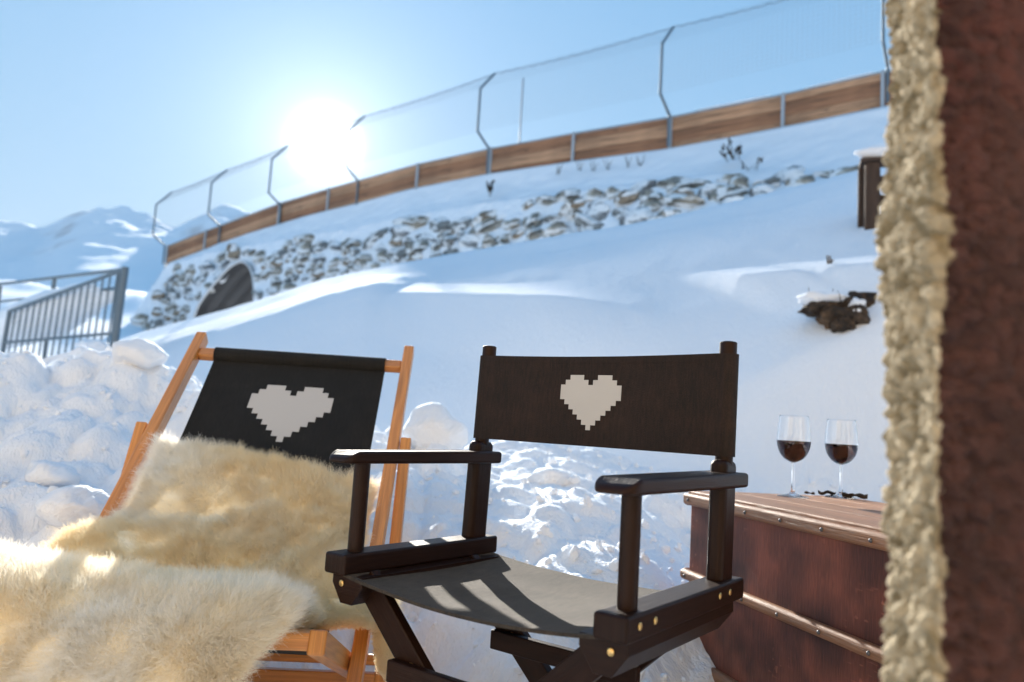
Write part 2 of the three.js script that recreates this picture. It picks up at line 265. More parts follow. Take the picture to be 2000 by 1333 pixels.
function onSlope(th, e) { for (let r = 4.3; r < 14; r += 0.02) { const y = groundY(th * r, -r); if (y >= EYE + e * r) return V(th * r, y, -r); } return V(th * 9, groundY(th * 9, -9), -9); }
{ // ground far and wide, level behind the camera
  const g = new THREE.CircleGeometry(4000, 64); g.rotateX(-Math.PI / 2);
  structure('snow_ground', g, M.snowFar).position.y = -0.35;
  const yard = gridGeo(40, 40, (u, v) => { const x = -14 + 28 * u, z = 0.9 + 16 * v; return V(x, 0.01 + 0.03 * fbm(x, 1, z, 3), z); });
  structure('snow_yard', yard, M.snow);
  const near = gridGeo(560, 420, (u, v) => { const x = lerp(-4.0, 3.0, u), z = -5.2 + 6.2 * Math.pow(v, 1.15); return V(x, groundY(x, z), z); });
  structure('snow_bank', near, M.snow, 'lumpy ploughed snow heaped behind the two chairs');
  const slope = gridGeo(420, 330, (u, v) => { const th = lerp(-1.05, 1.05, u), r = lerp(20.5, 4.6, Math.pow(v, 0.8)), x = th * r; return V(x, (r < 5.2 ? groundY(x, -r) - 0.03 * sstep(5.2, 4.9, r) : slopeY(x, -r)), -r); });
  structure('snow_slope', slope, M.snow, 'smooth shaded snow slope rising behind the chairs');
  const hill = gridGeo(120, 80, (u, v) => { const th = lerp(-1.6, -0.3, u), r = lerp(100, 15, v), e = 0.155 * sstep(-0.28, -0.5, th); const y = EYE + lerp(-0.02, e, sstep(8, 62, r)) * r * (r < 62 ? 1 : 62 / r) - 0.1 * Math.max(0, r - 62) + 0.5 * fbm(th * 12, 2, r * 0.15, 4); return V(th * r, y - 0.3, -r); });
  structure('snow_hill', hill, M.snowFar, 'sunlit snow rising behind the steel railings');
}
{ // unseen house front, added behind the camera to bounce warm sunlight
  const h = thing('added_house_front', 'added brown house front bouncing sunlight at the chairs from behind the camera', 'house', [0, 0, 4]);
  const wallM = new THREE.MeshStandardMaterial({ color: lin(0.42, 0.33, 0.23), roughness: 0.95 }), paneM = new THREE.MeshStandardMaterial({ color: lin(0.03, 0.035, 0.04), roughness: 0.15 });
  const sh = new THREE.Shape([[-13, 0], [13, 0], [13, 7.5], [-13, 7.5]].map((q) => new THREE.Vector2(...q))), wins = [];
  for (const y of [1, 4.3]) for (let x = -11; x <= 10; x += 4.2) wins.push([x, y]);
  for (const [x, y] of wins) sh.holes.push(new THREE.Path([[x, y], [x, y + 1.4], [x + 1.1, y + 1.4], [x + 1.1, y]].map((q) => new THREE.Vector2(...q))));
  part('wall', new THREE.ExtrudeGeometry(sh, { depth: 0.4, bevelEnabled: false }), wallM, h);
  for (const [x, y] of wins) { const w = part('window', new THREE.BoxGeometry(1.1, 1.4, 0.05).translate(x + 0.55, y + 0.7, 0.2), paneM, h); part('frame', new THREE.BoxGeometry(0.07, 1.4, 0.07).translate(x + 0.55, y + 0.7, 0.2), M.oldWood, w); }
  part('roof', new THREE.BoxGeometry(27, 0.3, 6).rotateX(-0.35).translate(0, 8.2, 2.2), M.snowFar, h);
}
{ // far mountains
  const RID = [[-1.6, 0.2], [-0.8331, 0.2158], [-0.697, 0.2279], [-0.6416, 0.2264], [-0.6024, 0.2444], [-0.5756, 0.251], [-0.5411, 0.2518], [-0.4918, 0.2442], [-0.4636, 0.2389], [-0.4235, 0.2521], [-0.4044, 0.2675], [-0.3826, 0.2582], [-0.3541, 0.2493], [-0.2147, 0.2368], [0.3, 0.2], [1.4, 0.25]];
  const g = gridGeo(360, 110, (u, v) => {
    const th = lerp(-1.6, 1.0, u), r = lerp(1500, 150, v), e = smoothTab(RID, th, 0.01), x = th * r, z = -r;
    const t = sstep(150, 1150, r), ridge = fbm(x * 0.006, 1.5, z * 0.006, 6) * 90 * t * sstep(1500, 1100, r) * 0.6 + (0.5 - Math.abs(fbm(x * 0.004 + 3, 4, z * 0.004, 5))) * 60 * t * (1 - sstep(950, 1150, r));
    const y = (EYE + e * 1150) * Math.pow(sstep(120, 1150, Math.min(r, 1150)), 0.9) - Math.max(0, r - 1150) * 0.5 + ridge * (1 - 0.85 * sstep(800, 1150, r)) + fbm(x * 0.03, 2, z * 0.03, 4) * 9 * t;
    return V(x, y - 4 - 40 * sstep(200, 1100, r), z);
  });
  const p = g.attributes.position, n = g.attributes.normal, c = new Float32Array(p.count * 3);
  for (let i = 0; i < p.count; i++) {
    const x = p.getX(i), y = p.getY(i), z = p.getZ(i), k = sstep(0.05, 0.22, fbm(x * 0.018, y * 0.03, z * 0.018, 5)) * sstep(0.93, 0.75, n.getY(i)) * 0.75;
    c[i * 3] = lerp(0.84, 0.3, k); c[i * 3 + 1] = lerp(0.87, 0.3, k); c[i * 3 + 2] = lerp(0.9, 0.32, k);
  }
  g.setAttribute('color', new THREE.BufferAttribute(c, 3));
  structure('mountain', g, new THREE.MeshStandardMaterial({ vertexColors: true, roughness: 0.95 }), 'snowy mountain ridge on the horizon');
}

// ---------------------------------------------------------------- embankment, stone wall, culvert
const WT = [[-22.61, 5.17, -44.5], [-21.69, 7.22, -44.5], [-20.61, 8.97, -44.37], [-17.49, 9.19, -41.8], [-14.54, 9.38, -39.87], [-10.46, 9.49, -36.85], [-7.44, 9.39, -34.43], [-4.77, 9.48, -32.14], [-1.35, 9.5, -29.44], [1.91, 9.29, -26.8], [4.78, 9.11, -24.43], [6.77, 9.05, -23.12], [8.44, 8.74, -21.99], [9.4, 8.67, -21.38], [13.5, 8.75, -18.9]].map((a) => V(...a));
const WB = [[-21.97, 3.54, -42.9], [-20.72, 4.05, -42.9], [-19.4, 4.5, -42.77], [-16.4, 4.99, -40.2], [-13.62, 5.64, -38.27], [-9.75, 6.33, -35.25], [-6.88, 6.51, -32.83], [-4.34, 6.58, -30.54], [-1.14, 6.78, -27.84], [1.89, 6.88, -25.2], [4.52, 7.09, -22.83], [6.34, 7.25, -21.52], [7.84, 7.49, -20.39], [8.71, 7.64, -19.78], [12.6, 7.8, -17.2]].map((a) => V(...a));
const FB = [[-23.32, 5.5, -45.85], [-22.37, 7.61, -45.85], [-21.26, 9.44, -45.72], [-18.38, 10.01, -43.85], [-15.37, 10.62, -41.92], [-11.15, 11.1, -38.9], [-7.99, 11.26, -36.48], [-5.18, 11.4, -34.19], [-1.53, 11.43, -31.49], [1.98, 11.27, -28.85], [5.13, 11.07, -26.48], [7.34, 11.19, -25.17], [9.2, 11.31, -24.04], [10.28, 11.41, -23.43], [14.9, 11.75, -20.7]].map((a) => V(...a));
const arc = [0]; for (let i = 1; i < WT.length; i++) arc.push(arc[i - 1] + WT[i].distanceTo(WT[i - 1]));
const ARC = arc[arc.length - 1];
function along(L, s) { let i = 1; while (i < arc.length - 1 && s > arc[i]) i++; return L[i - 1].clone().lerp(L[i], (s - arc[i - 1]) / (arc[i] - arc[i - 1])); }
const OUT = V(-0.56, 0.25, 0.79).normalize(); // out of the wall, downhill
const wallP = (s, t) => along(WT, s).lerp(along(WB, s), t);
const CUL = [[-17.69, 5.07, -41.44], [-17.33, 6.19, -41.16], [-16.65, 7.0, -40.64], [-15.87, 7.8, -40.19], [-15.23, 8.32, -39.8], [-14.55, 8.52, -39.37], [-14.02, 8.28, -38.99], [-13.66, 7.78, -38.71], [-13.42, 7.08, -38.49], [-13.21, 5.99, -38.27]].map((a) => V(...a));
const culPlan = CUL.map((p) => [p.x, p.y]);
function inCulvert(x, y, grow = 0) { let c = false; const q = culPlan.map(([a, b]) => [lerp(a, -15.3, -grow), lerp(b, 6.6, -grow)]).concat([[-13.1, 3.5], [-18, 3.5]]); for (let i = 0, j = q.length - 1; i < q.length; j = i++) if ((q[i][1] > y) !== (q[j][1] > y) && x < (q[j][0] - q[i][0]) * (y - q[i][1]) / (q[j][1] - q[i][1]) + q[i][0]) c = !c; return c; }
const wallRelief = (p) => 0.20 * fbm(p.x * 1.3, p.y * 1.3, p.z * 1.3, 3) + 0.05 * fbm(p.x * 6, p.y * 6, p.z * 6, 2);
{
  // snow between the fence and the wall, and the level piste behind the boards
  const strip = gridGeo(260, 34, (u, v) => {
    const s = u * ARC; let p;
    if (v < 0.2) { p = along(FB, s); p.add(OUT.clone().setY(0).multiplyScalar(-5 * (0.2 - v) / 0.2)); } else { const t = (v - 0.2) / 0.8; p = along(FB, s).lerp(along(WT, s), t); p.y -= 0.25 * Math.sin(t * Math.PI) * sstep(12, 30, s); }
    const n = 0.16 * fbm(p.x * 0.7, p.y, p.z * 0.7, 4) + 0.05 * fbm(p.x * 4, p.y * 4, p.z * 4, 2); if (v > 0.22) p.addScaledVector(OUT, n); if (v > 0.98) p.addScaledVector(OUT, -0.1); return p;
  });
  structure('snow_embankment', strip, M.snow, 'steep snow strip between the plank fence and the stone wall');
}
const wall = thing('stone_wall', 'rough boulder retaining wall packed with snow below the plank fence', 'wall');
{
  const nu = 420, nv = 56, g = gridGeo(nu, nv, (u, v) => { const p = wallP(u * ARC, lerp(-0.02, 1.05, v)); return p.addScaledVector(OUT, wallRelief(p)); });
  const ix = [], old = g.index.array, p = g.attributes.position;
  for (let i = 0; i < old.length; i += 3) { const x = (p.getX(old[i]) + p.getX(old[i + 1]) + p.getX(old[i + 2])) / 3, y = (p.getY(old[i]) + p.getY(old[i + 1]) + p.getY(old[i + 2])) / 3; if (!inCulvert(x, y)) ix.push(old[i], old[i + 1], old[i + 2]); }
  g.setIndex(ix); g.computeVertexNormals();
  part('packed_snow', g, M.snow, wall);
  const shapes = []; for (let k = 0; k < 10; k++) { const q = blob(2, 1, 1, 1, 0.75, 1.25, k * 3.7); shapes.push(toCreasedNormals(q.toNonIndexed(), 0.5)); }
  let n = 0;
  const dirU = V(0.81, 0.03, 0.58).normalize(), up = OUT.clone().cross(dirU).normalize(); if (up.y < 0) up.negate();
  const rowH = 0.58;
  for (let row = 0; row < 13 && n < 290; row++) {
    let s = rr(0, 0.5);
    while (s < ARC - 3.2) {
      const H = wallP(s, 0).distanceTo(wallP(s, 1)), t = (row + 0.5 + rr(-0.22, 0.22)) * rowH / H, wide = rr(0.6, 1.4) * (rnd() < 0.25 ? 1.45 : 1), step = wide * rr(0.9, 1.12);
      s += step * 0.5; if (s > ARC - 3.2) break;
      const endFade = s > ARC - 6.5 ? 1 : 0;
      if (t < 0.98 && !(t < 0.12 && rnd() < 0.55) && !(endFade && t > 0.5) && rnd() < 0.93 && n < 295) {
        const p = wallP(s, t);
        if (!inCulvert(p.x, p.y, 0.12)) {
          const m = part('stone', shapes[(n * 7 + row) % 10], M.stones[Math.floor(rnd() * 6)], wall); n++;
          const k = 0.5 * wide; m.scale.set(k * rr(0.9, 1.1), rr(0.19, 0.3) * (wide > 1.1 ? 1.3 : 1), rr(0.2, 0.3));
          m.quaternion.setFromRotationMatrix(new THREE.Matrix4().makeBasis(dirU, up, dirU.clone().cross(up))); m.rotateZ(rr(-0.35, 0.35)); m.rotateY(rr(-0.3, 0.3));
          m.position.copy(p).addScaledVector(OUT, wallRelief(p) * 0.5 + rr(-0.13, 0.03));
        }
      }
      s += step * 0.5;
    }
  }
  const lone = [[-15.3, 9.1, -40.2, 0.55, 0.45]]; for (const [x, y, z, a, b] of lone) { const m = part('stone', shapes[3], M.stones[3], wall); m.scale.set(a, b, 0.35); m.position.set(x, y, z); m.rotation.set(0, -0.6, 0.5); }
}
{
  const cul = thing('culvert', 'dark corrugated steel culvert mouth in the stone wall', 'culvert');
  const curve = new THREE.CatmullRomCurve3(CUL), pts = curve.getPoints(48), IN = V(0.3, 0, -0.95);
  part('barrel', gridGeo(48, 60, (u, v) => { const p = pts[Math.round(u * 48)].clone(), c = V(-15.3, 6.2, -39.9), k = 0.03 * Math.sin(v * 60 * 0.9 * Math.PI); p.lerp(c, k); return p.addScaledVector(IN, v * 7 - 0.05); }), M.culvert, cul);
  const back = new THREE.ShapeGeometry(new THREE.Shape(pts.map((p) => new THREE.Vector2(p.x, p.y)))); back.translate(0, 0, 0);
  const bp = back.attributes.position; for (let i = 0; i < bp.count; i++) { const x = bp.getX(i) + IN.x * 6.9, y = bp.getY(i); bp.setXYZ(i, x, y, -39.9 - 6.5 - 0.7 * -(bp.getX(i) - IN.x * 6.9 + 15.3) * 0.7); }
  part('end_wall', back, M.culvert, cul);
  part('rim', new THREE.TubeGeometry(curve, 60, 0.07, 8), M.concrete, cul);
}

// ---------------------------------------------------------------- plank fence and net on the embankment
{
  const f = thing('plank_fence', 'long weathered horizontal plank fence with steel posts on the embankment', 'fence');
  const box = new THREE.BoxGeometry(1, 1, 1), cuts = [];
  for (let i = 0; i < FENCE.length - 1; i++) { cuts.push(V(...FENCE[i]));  }
  cuts.push(V(...FENCE[FENCE.length - 1]));
  let k = 0;
  for (let i = 0; i < cuts.length - 1; i++) {
    const a = cuts[i], b = cuts[i + 1], L = a.distanceTo(b), x = b.clone().sub(a).normalize(), z = x.clone().cross(V(0, 1, 0)).normalize(), y = z.clone().cross(x), mid = a.clone().add(b).multiplyScalar(0.5);
    for (let j = 0; j < 5; j++) {
      const m = part('plank', box, M.planks[(k * 5 + j * 3 + (k >> 1)) % 6], f); k++;
      m.quaternion.setFromRotationMatrix(new THREE.Matrix4().makeBasis(x, y, z)); m.scale.set(L - 0.06, 0.232, 0.045); m.position.copy(mid); m.position.y += -0.1 + 0.122 + j * 0.236;
      m.position.addScaledVector(z, rr(-0.02, 0.02));
    }
    const cap = part('top_rail', box, M.galvDark, f); cap.quaternion.setFromRotationMatrix(new THREE.Matrix4().makeBasis(x, y, z)); cap.scale.set(L, 0.03, 0.07); cap.position.copy(mid); cap.position.y += BOARD - 0.02;
  }
  for (const c of cuts) { const m = part('post', box, M.galvLight, f); m.scale.set(0.1, BOARD + 0.35, 0.1); m.position.copy(c).addScaledVector(V(-0.58, 0, 0.81), 0.06); m.position.y += BOARD / 2 - 0.17; m.rotation.y = -0.6; }
  // a thin line of snow along the top of the last panels
  for (let i = cuts.length - 4; i < cuts.length - 1; i++) {
    const a = cuts[i].clone().lerp(cuts[i + 1], 0.25), b = cuts[i].clone().lerp(cuts[i + 1], 0.9), L = a.distanceTo(b); const g = blob(3, L / 2, 0.045, 0.05, 0.5, 2.2, i); const x = b.clone().sub(a).normalize(), z = x.clone().cross(V(0, 1, 0)).normalize();
    g.applyMatrix4(new THREE.Matrix4().makeBasis(x, z.clone().cross(x), z)); const m = part('snow_cap', g, M.snow, f); m.position.copy(a.add(b).multiplyScalar(0.5)); m.position.y += BOARD + 0.03;
  }
}
{
  const n = thing('net_fence', 'tall fine wire net on cranked steel posts above the plank fence', 'net fence');
  const NP = [[-21.73, 10.58, -45.9], [-17.36, 11.34, -43.18], [-13.05, 11.98, -40.32], [-8.1, 12.41, -36.53], [-1.5, 12.59, -31.45], [5.22, 12.38, -26.43], [11.42, 12.86, -22.9], [17.5, 13.2, -19.2]].map((a) => V(...a));
  const o = V(-0.58, 0, 0.81), prof = [[0, -1.2], [0.02, -0.05], [0.85, 0.42], [0.85, 2.3], [-0.05, 3.35]];
  const at = (P, k) => P.clone().addScaledVector(o, prof[k][0]).add(V(0, prof[k][1], 0));
  NP.forEach((P, i) => {
    const pts = prof.map((_, k) => at(P, k)), segs = [];
    for (let k = 0; k < 4; k++) { segs.push(rod(pts[k], pts[k + 1], 0.055, 8)); segs.push(new THREE.SphereGeometry(0.057, 8, 6).translate(pts[k].x, pts[k].y, pts[k].z)); }
    part('net_post', mergeGeometries(segs), M.galvDark, n);
  });
  const wires = []; const thin = 0.0035;
  for (let i = 0; i < NP.length - 1; i++) {
    const L = NP[i].distanceTo(NP[i + 1]), m = Math.max(4, Math.round(L / 0.16));
    const rows = []; for (let h = 0; h <= 12; h++) rows.push([2, 3, h / 12]); for (let h = 1; h <= 7; h++) rows.push([3, 4, h / 7]);
    for (const [a, b, t] of rows) wires.push(rod(at(NP[i], a).lerp(at(NP[i], b), t), at(NP[i + 1], a).lerp(at(NP[i + 1], b), t), thin, 3));
    for (let j = 0; j <= m; j++) { const q = [2, 3, 4].map((k) => at(NP[i], k).lerp(at(NP[i + 1], k), j / m)); wires.push(rod(q[0], q[1], thin, 3), rod(q[1], q[2], thin, 3)); }
    const top = []; for (let j = 0; j <= 40; j++) { const q = at(NP[i], 4).lerp(at(NP[i + 1], 4), j / 40); q.y += 0.035 * Math.sin(j * 2.4) - 0.12 * Math.sin(j / 40 * Math.PI); top.push(q); }
    part('top_cable', new THREE.TubeGeometry(new THREE.CatmullRomCurve3(top), 90, 0.016, 5), M.wire, n);
  }
  part('net', mergeGeometries(wires), M.wire, n, { kind: 'stuff' });
  const pole = thing('thin_pole', 'thin straight pole standing behind the plank fence below the net', 'pole', [-0.2, 11.4, -30.9]);
  part('shaft', rod(V(0, -0.3, 0), V(0, 4.1, 0), 0.04, 8), M.galv, pole); part('tip', new THREE.SphereGeometry(0.05, 8, 6).translate(0, 4.1, 0), M.galv, pole);
}

// ---------------------------------------------------------------- dry plants on the embankment, rock and twig in the slope
function tuft(name, label, pos, h, n, spread, branches) {
  const t = thing(name, label, 'plant', pos, rnd() * 6, 'dry plants poking through the snow'), g = [], b = [];
  for (let i = 0; i < n; i++) {
    const a = rnd() * 6.28, l = h * rr(0.55, 1), base = V(rr(-1, 1) * spread * 0.3, -0.08, rr(-1, 1) * spread * 0.3), tip = base.clone().add(V(Math.cos(a) * spread * rr(0.2, 0.8), l, Math.sin(a) * spread * rr(0.2, 0.8)));
    g.push(rod(base, tip, 0.012, 4, 0.006));
    for (let k = 0; k < branches; k++) { const q = base.clone().lerp(tip, rr(0.35, 1)), s = rr(0.04, 0.09); const lf = new THREE.SphereGeometry(s, 5, 4); lf.scale(1, 0.45, 0.7); lf.rotateX(rnd() * 3); lf.rotateZ(rnd() * 3); lf.translate(q.x + rr(-0.03, 0.03), q.y, q.z + rr(-0.03, 0.03)); b.push(lf); }
  }
  part('stems', mergeGeometries(g), M.dryGrass, t); if (b.length) part('leaves', mergeGeometries(b), M.leaf, t);
}
tuft('small_shrub', 'small dark sapling below the second steel net post', [-1.24, 9.95, -29.6], 0.75, 5, 0.25, 7);
tuft('small_shrub', 'dark leafless shrub in the snow above the end of the stone wall', [6.81, 9.75, -23.6], 0.7, 9, 0.55, 5);
tuft('dry_grass', 'wiry twig lying below the dark shrub', [7.15, 9.2, -22.75], 0.4, 5, 0.7, 1);
[[1.39, 10.62, -28.46], [2.13, 10.62, -27.87], [2.68, 10.55, -27.57], [3.21, 10.5, -27.18], [3.81, 10.45, -26.72], [4.22, 10.42, -26.39]].forEach((p) => tuft('dry_grass', 'thin dry grass stalks in the snow just below the planks', p, 0.5, 5, 0.3, 0));
{
  const rx = 2.3, rz = -5.4, gy = groundY(rx, rz);
  const t = thing('bare_rock', 'brown rock with dead twigs showing through the snow slope near the rough wall', 'rock', [rx, gy - 0.035, rz], 0.2);
  const list = [[0.05, 0.0, 0.1, 0.19, 0.13, 0.16], [-0.15, 0.05, 0.05, 0.13, 0.07, 0.1], [0.2, 0.08, 0.03, 0.1, 0.12, 0.1], [-0.02, -0.08, 0.16, 0.08, 0.07, 0.07]];
  list.forEach(([x, y, z, a, b, c], i) => { const m = part('stone', toCreasedNormals(blob(3, a, b, c, 0.9, 1.7, i + 5).toNonIndexed(), 0.45), M.rock, t); m.position.set(x, y + 0.04, z); });
  [[-0.07, 0.12, 0.05, 0.15, 0.045, 0.12], [0.06, 0.05, 0.2, 0.05, 0.06, 0.05], [-0.2, 0.1, 0.08, 0.12, 0.05, 0.09]].forEach(([x, y, z, a, b, c], i) => { const m = part('snow_cap', blob(3, a, b, c, 0.6, 1.8, i + 15), M.snow, t); m.position.set(x, y + 0.04, z); });
  const tw = []; for (let i = 0; i < 26; i++) { const b = V(rr(-0.25, 0.28), rr(0, 0.08), rr(0.02, 0.16)), e = b.clone().add(V(rr(-0.08, 0.08), rr(0.06, 0.17), rr(-0.02, 0.08))); tw.push(rod(b, e, 0.006, 4, 0.002)); }
  part('twigs', mergeGeometries(tw), M.leaf, t, { kind: 'stuff' });
  tuft('dry_grass', 'single bent dry stalk on the slope above the bare rock', [2.52, groundY(2.52, -6) + 0.05, -6], 0.11, 3, 0.09, 0);
}

// ---------------------------------------------------------------- wooden crib fence at the top of the slope
{
  const P0 = onSlope(0.478, 0.298), x0 = P0.x, z0 = P0.z, k0 = P0.z / -9, t = thing('wooden_fence', 'dark old timber fence with snow on its top beside the rough wall', 'fence', [x0, P0.y, z0], -0.35); t.scale.setScalar(k0);
  part('post', beam(V(0, -0.3, 0), V(0, 0.8, 0), 0.17, 0.15, V(0, 0, 1), 0.015), M.oldWood, t);
  part('post', beam(V(-0.11, -0.3, -0.12), V(-0.11, 0.78, -0.12), 0.08, 0.1, V(0, 0, 1), 0.01), M.oldWood, t);
  part('post', beam(V(1.5, -0.3, 0.0), V(1.5, 0.8, 0.0), 0.17, 0.15, V(0, 0, 1), 0.015), M.oldWood, t);
  for (const y of [0.1, 0.36, 0.6]) part('rail', beam(V(0.0, y, -0.1), V(1.9, y + 0.03, -0.1), 0.06, 0.14, V(0, 1, 0), 0.012), M.oldWood, t);
  part('top_board', beam(V(-0.14, 0.83, -0.04), V(1.9, 0.86, -0.04), 0.28, 0.05, V(0, 1, 0), 0.01), M.oldWood, t);
  const s = blob(4, 1.12, 0.14, 0.22, 0.35, 2, 3); s.translate(0.87, 0.94, -0.04); part('snow_cap', s, M.snow, t);
}

// ---------------------------------------------------------------- steel railings on the left
function railing(name, label, A, B, C, D, nBars, lowT, group) { // A, B the top ends, C, D the feet below them
  const t = thing(name, label, 'railing', C.toArray(), 0, group), o = (p) => p.clone().sub(C);
  part('top_rail', rod(o(A), o(B), 0.028, 10), M.galvDark, t);
  part('end_post', rod(o(A).add(V(0, 0.03, 0)), o(C).add(V(0, -0.4, 0)), 0.05, 10), M.galvDark, t);
  part('end_post', rod(o(B), o(D).add(V(0, -0.4, 0)), 0.035, 10), M.galvDark, t);
  part('bottom_rail', rod(o(A.clone().lerp(C, lowT)), o(B.clone().lerp(D, lowT * 0.8)), 0.022, 8), M.galvDark, t);
  for (let i = 1; i < nBars; i++) { const k = i / nBars; part('bar', rod(o(A.clone().lerp(B, k)), o(C.clone().lerp(D, k)).add(V(0, -0.4, 0)), 0.014, 6), M.galvDark, t); }
  return t;
}
{
  const A = V(-5.75, 2.67, -11), B = V(-8.16, 2.08, -12.2), C = V(-5.78, 1.45, -11), D = V(-8.2, 1.25, -12.2);
  railing('steel_railing', 'steel bar railing with sloping top rail standing in the snow', A, B, C, D, 17, 0.78);
  const t = thing('steel_railing', 'rear steel railing with a level rail behind the snowy bar railing', 'railing', [-9.6, 1.6, -14]), q = (x, y, z) => V(x + 9.6, y - 1.6, z + 14);
  part('top_rail', rod(q(-5.9, 2.72, -11.3), q(-9.6, 2.78, -14), 0.028, 8), M.galvDark, t);
  part('top_rail', rod(q(-9.6, 2.78, -14), q(-12, 2.8, -15.6), 0.028, 8), M.galvDark, t);
  part('middle_rail', rod(q(-5.95, 2.45, -11.35), q(-12, 2.4, -15.6), 0.022, 8), M.galvDark, t);
  for (const k of [0, 0.5, 1]) part('post', rod(q(lerp(-6, -9.6, k), 2.74, lerp(-11.36, -14, k)), q(lerp(-6, -9.6, k), 0.7, lerp(-11.36, -14, k)), 0.035, 8), M.galvDark, t);
  const d = thing('snow_drift', 'rounded drift of snow lying between the two steel railings', 'snow drift', [-7.9, 2.05, -12.6], -0.5);
  part('drift', blob(5, 1.75, 0.34, 0.42, 0.4, 2, 8), M.snow, d).rotation.z = 0.2;
  const hs = thing('snow_drift', 'small snow heap around the foot of the end post', 'snow drift', [-5.98, 1.5, -10.8]);
  part('drift', blob(4, 0.2, 0.1, 0.14, 0.5, 1.8, 28), M.snow, hs);
}

// ---------------------------------------------------------------- loose clods on the bank
{
  const spots = [[-0.305, 0.63, -3.22, 0.13, 0.115], [-2.42, 0.9, -3.4, 0.09, 0.05], [-1.75, 0.9, -3.55, 0.12, 0.07], [-0.62, 0.56, -3.15, 0.09, 0.07], [0.18, 0.63, -3.0, 0.08, 0.05], [-1.52, 0.42, -2.6, 0.09, 0.06], [-1.3, 0.3, -2.35, 0.1, 0.06], [-1.75, 0.4, -2.5, 0.08, 0.055]];
  const where = ['round snow clod between the two chair backs', 'snow clod at the edge of the bank by the railing', 'snow clod on the crest left of the deckchair', 'snow clod beside the tall arm of the deckchair', 'snow clod on the crest behind the folding chair', 'snow clod on the bank face left of the deckchair rail', 'lowest snow clod left of the sheepskins', 'snow clod in the middle of the left bank face'];
  spots.forEach(([x, y, z, a, b], i) => { const t = thing('snow_clod', where[i], 'snow clod', [x, i ? groundY(x, z) : 0.6, z]); part('lump', blob(4, a, b, a * 0.9, 0.42, 1.6, i * 2 + 31), M.snow, t).position.y = b * (i ? 0.3 : 0.55); });
}

{ // crumbs of snow strewn over the bank
  const im = new THREE.InstancedMesh(toCreasedNormals(blob(1, 1, 0.8, 0.9, 0.8, 1.4, 5).toNonIndexed(), 0.6), M.snowFar, 3200), m = new THREE.Matrix4(), q = new THREE.Quaternion(), e = new THREE.Euler();
  for (let i = 0; i < 3200; i++) { const r = lerp(1.4, 4.6, Math.pow(rnd(), 0.8)), th = rr(-0.85, 0.6), x = th * r, k = 0.004 + 0.02 * Math.pow(rnd(), 4); e.set(rnd() * 6, rnd() * 6, rnd() * 6); m.compose(V(x, groundY(x, -r) + k * 0.3, -r), q.setFromEuler(e), V(k, k * rr(0.6, 1), k * rr(0.7, 1.1))); im.setMatrixAt(i, m); }
  im.name = 'snow_crumbs'; im.userData = { kind: 'stuff', label: 'crumbs of broken snow strewn over the bank', category: 'snow' }; scene.add(im);
}

// ---------------------------------------------------------------- heart print: 13 x 11 cells
const HEART = [[[2, 4], [8, 10]], [[1, 5], [7, 11]], [[0, 12]], [[0, 12]], [[0, 12]], [[1, 11]], [[2, 10]], [[3, 9]], [[4, 8]], [[5, 7]], [[6, 6]]];
function heartGeo(f) { // f(column, row) -> point on the cloth
  const g = []; HEART.forEach((runs, r) => runs.forEach(([a, b]) => g.push(gridGeo((b - a + 1) * 2, 2, (u, v) => f(lerp(a, b + 1, u), r + v), (u, v, p) => [p.x, p.y])))); return mergeGeometries(g);
}

